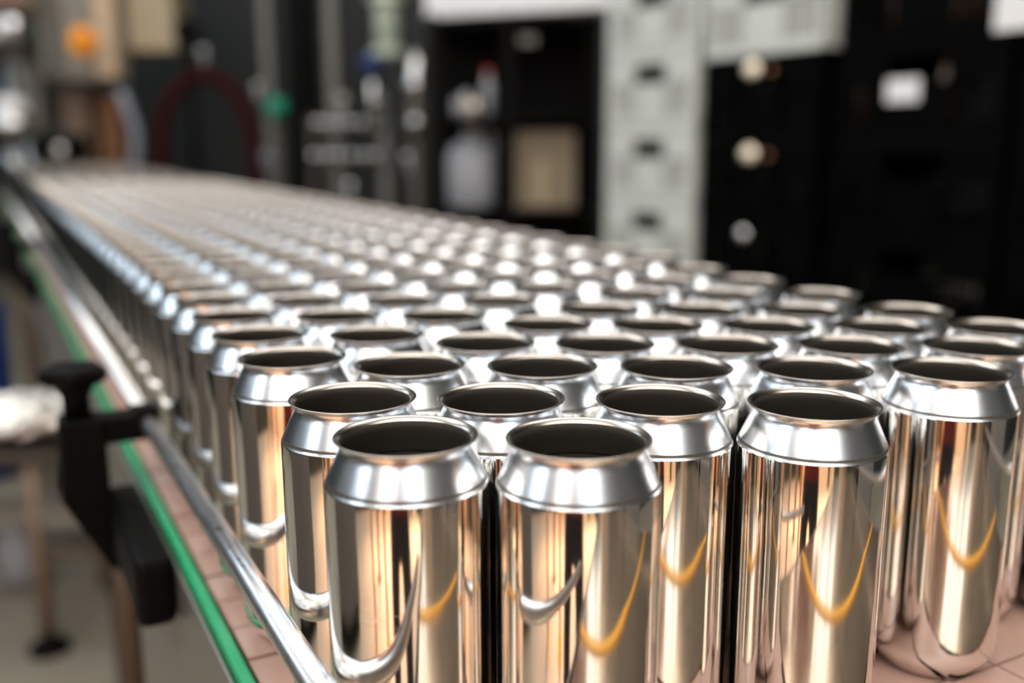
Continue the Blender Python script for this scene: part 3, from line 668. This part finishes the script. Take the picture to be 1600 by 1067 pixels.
# ================================================================== BEHIND THE CAMERA (mirrored in the cans; posts and cabinets added for that)
mat('cabinet_grey', (.13, .125, .12), .5)
mat('orange_paint', (.85, .28, .04), .5)
for x, y, r_, h_, m, l in ((-.80, -1.25, .045, 1.9, 'orange_paint', 'orange post added behind the camera, mirrored as a bright stripe in the cans'), (-1.25, -.95, .04, 2.0, 'beige_paint', 'beige post added behind the camera, left of the orange one, for mirrored stripes'),
                           (-1.55, -1.9, .07, 2.0, 'brown_paint', 'brown post added far behind the camera at the left, for mirrored stripes'), (.95, -.20, .03, 1.6, 'black_plastic', 'slim black post added right of the camera as a mirrored dark line'),
                           (.75, -1.5, .035, 1.9, 'dark_post', 'dark post added behind the camera to the right, for mirrored stripes'), (1.5, -1.7, .08, 2.0, 'brown_paint', 'thick brown post added behind the camera at the far right, for mirrored stripes')):
    e = empty('stripe_post', (x, y, 0), 0, l, 'post'); b = MB(); b.tube([(x, y, 0), (x, y, h_)], r_, 16); part(b, 'tube', m, e)  # unseen posts, added to draw stripes in the can reflections
    b = MB(); b.box((x, y, .006), (r_ * 4, r_ * 4, .012)); part(b, 'foot_plate', m, e)
for x, y, sx, sy, sz, l in ((-2.1, .25, .6, 1.3, 1.35, 'unseen dark cabinet added left of the camera to darken the can reflections'), (2.6, -.6, .6, 1.4, 1.5, 'unseen dark cabinet added right of the camera to darken the can reflections')):
    e = empty('added_cabinet', (x, y, 0), 0, l, 'cabinet'); b = MB(); b.box((x, y, sz / 2 + .05), (sx, sy, sz - .1), None, .01); part(b, 'body', 'grey_paint', e)  # unseen cabinets, added to darken what the can sides reflect
    fx = x + (sx / 2 if x < 0 else -sx / 2); sg = 1 if x < 0 else -1
    for q in (-1, 1):
        b = MB(); b.box((fx + sg * .008, y + q * sy / 4, sz / 2 + .05), (.016, sy / 2 - .02, sz - .16)); part(b, 'door', 'cabinet_grey', e)
    b = MB(); b.box((x, y, .025), (sx - .06, sy - .06, .05)); part(b, 'plinth', 'black_plastic', e)
# photographer standing behind the camera
def figure():
    C0 = Vector((-.10, -.42, 0))
    J = {'pel': (0, 0, .92), 'abd': (0, 0, 1.08), 'che': (0, -.01, 1.30), 'nek': (0, .0, 1.44), 'hea': (0, .03, 1.55), 'top': (0, .03, 1.64)}
    E_ = [('pel', 'abd'), ('abd', 'che'), ('che', 'nek'), ('nek', 'hea'), ('hea', 'top')]
    Rr = {'pel': (.15, .11), 'abd': (.14, .10), 'che': (.16, .11), 'nek': (.055, .055), 'hea': (.078, .09), 'top': (.06, .065)}
    for s, n in ((-1, 'l'), (1, 'r')):
        J.update({'hip' + n: (s * .10, 0, .86), 'kne' + n: (s * .12, .02, .48), 'ank' + n: (s * .13, 0, .09), 'toe' + n: (s * .15, .16, .035),
                  'sho' + n: (s * .18, 0, 1.38), 'elb' + n: (s * .24, .04, 1.13), 'wri' + n: (s * .10, .24, 1.17), 'han' + n: (s * .06, .30, 1.19)})
        E_ += [('pel', 'hip' + n), ('hip' + n, 'kne' + n), ('kne' + n, 'ank' + n), ('ank' + n, 'toe' + n), ('che', 'sho' + n), ('sho' + n, 'elb' + n), ('elb' + n, 'wri' + n), ('wri' + n, 'han' + n)]
        Rr.update({'hip' + n: (.095, .095), 'kne' + n: (.062, .062), 'ank' + n: (.045, .045), 'toe' + n: (.035, .03), 'sho' + n: (.065, .065), 'elb' + n: (.045, .045), 'wri' + n: (.028, .028), 'han' + n: (.036, .022)})
    ks = list(J); me = bpy.data.meshes.new('person'); me.from_pydata([Vector(J[k]) for k in ks], [(ks.index(a), ks.index(c)) for a, c in E_], [])
    o = bpy.data.objects.new('person', me); COL.objects.link(o); o.location = C0
    sk = o.modifiers.new('skin', 'SKIN'); sl = me.skin_vertices[0].data
    for k, v in zip(ks, sl): v.radius = Rr[k]
    sl[0].use_root = True
    o.modifiers.new('sub', 'SUBSURF').levels = 1
    m = bpy.data.materials.new('clothes'); m.use_nodes = True; nt = m.node_tree; bs = nt.nodes['Principled BSDF']; bs.inputs['Roughness'].default_value = .9
    tc = nt.nodes.new('ShaderNodeTexCoord'); sp = nt.nodes.new('ShaderNodeSeparateXYZ'); nt.links.new(tc.outputs['Object'], sp.inputs[0])
    cr = nt.nodes.new('ShaderNodeValToRGB'); cr.color_ramp.interpolation = 'CONSTANT'
    mr = nt.nodes.new('ShaderNodeMath'); mr.operation = 'DIVIDE'; mr.inputs[1].default_value = 2.0; nt.links.new(sp.outputs[2], mr.inputs[0]); nt.links.new(mr.outputs[0], cr.inputs[0])
    cr.color_ramp.elements[0].color = (.03, .022, .022, 1); cr.color_ramp.elements[1].position = .47; cr.color_ramp.elements[1].color = (.24, .03, .02, 1)
    e3 = cr.color_ramp.elements.new(.72); e3.color = (.45, .26, .18, 1)
    nt.links.new(cr.outputs[0], bs.inputs['Base Color']); me.materials.append(m)
    tag(o, 'photographer in a maroon shirt and dark trousers, seen only mirrored in the cans', 'person')
    return o
figure()
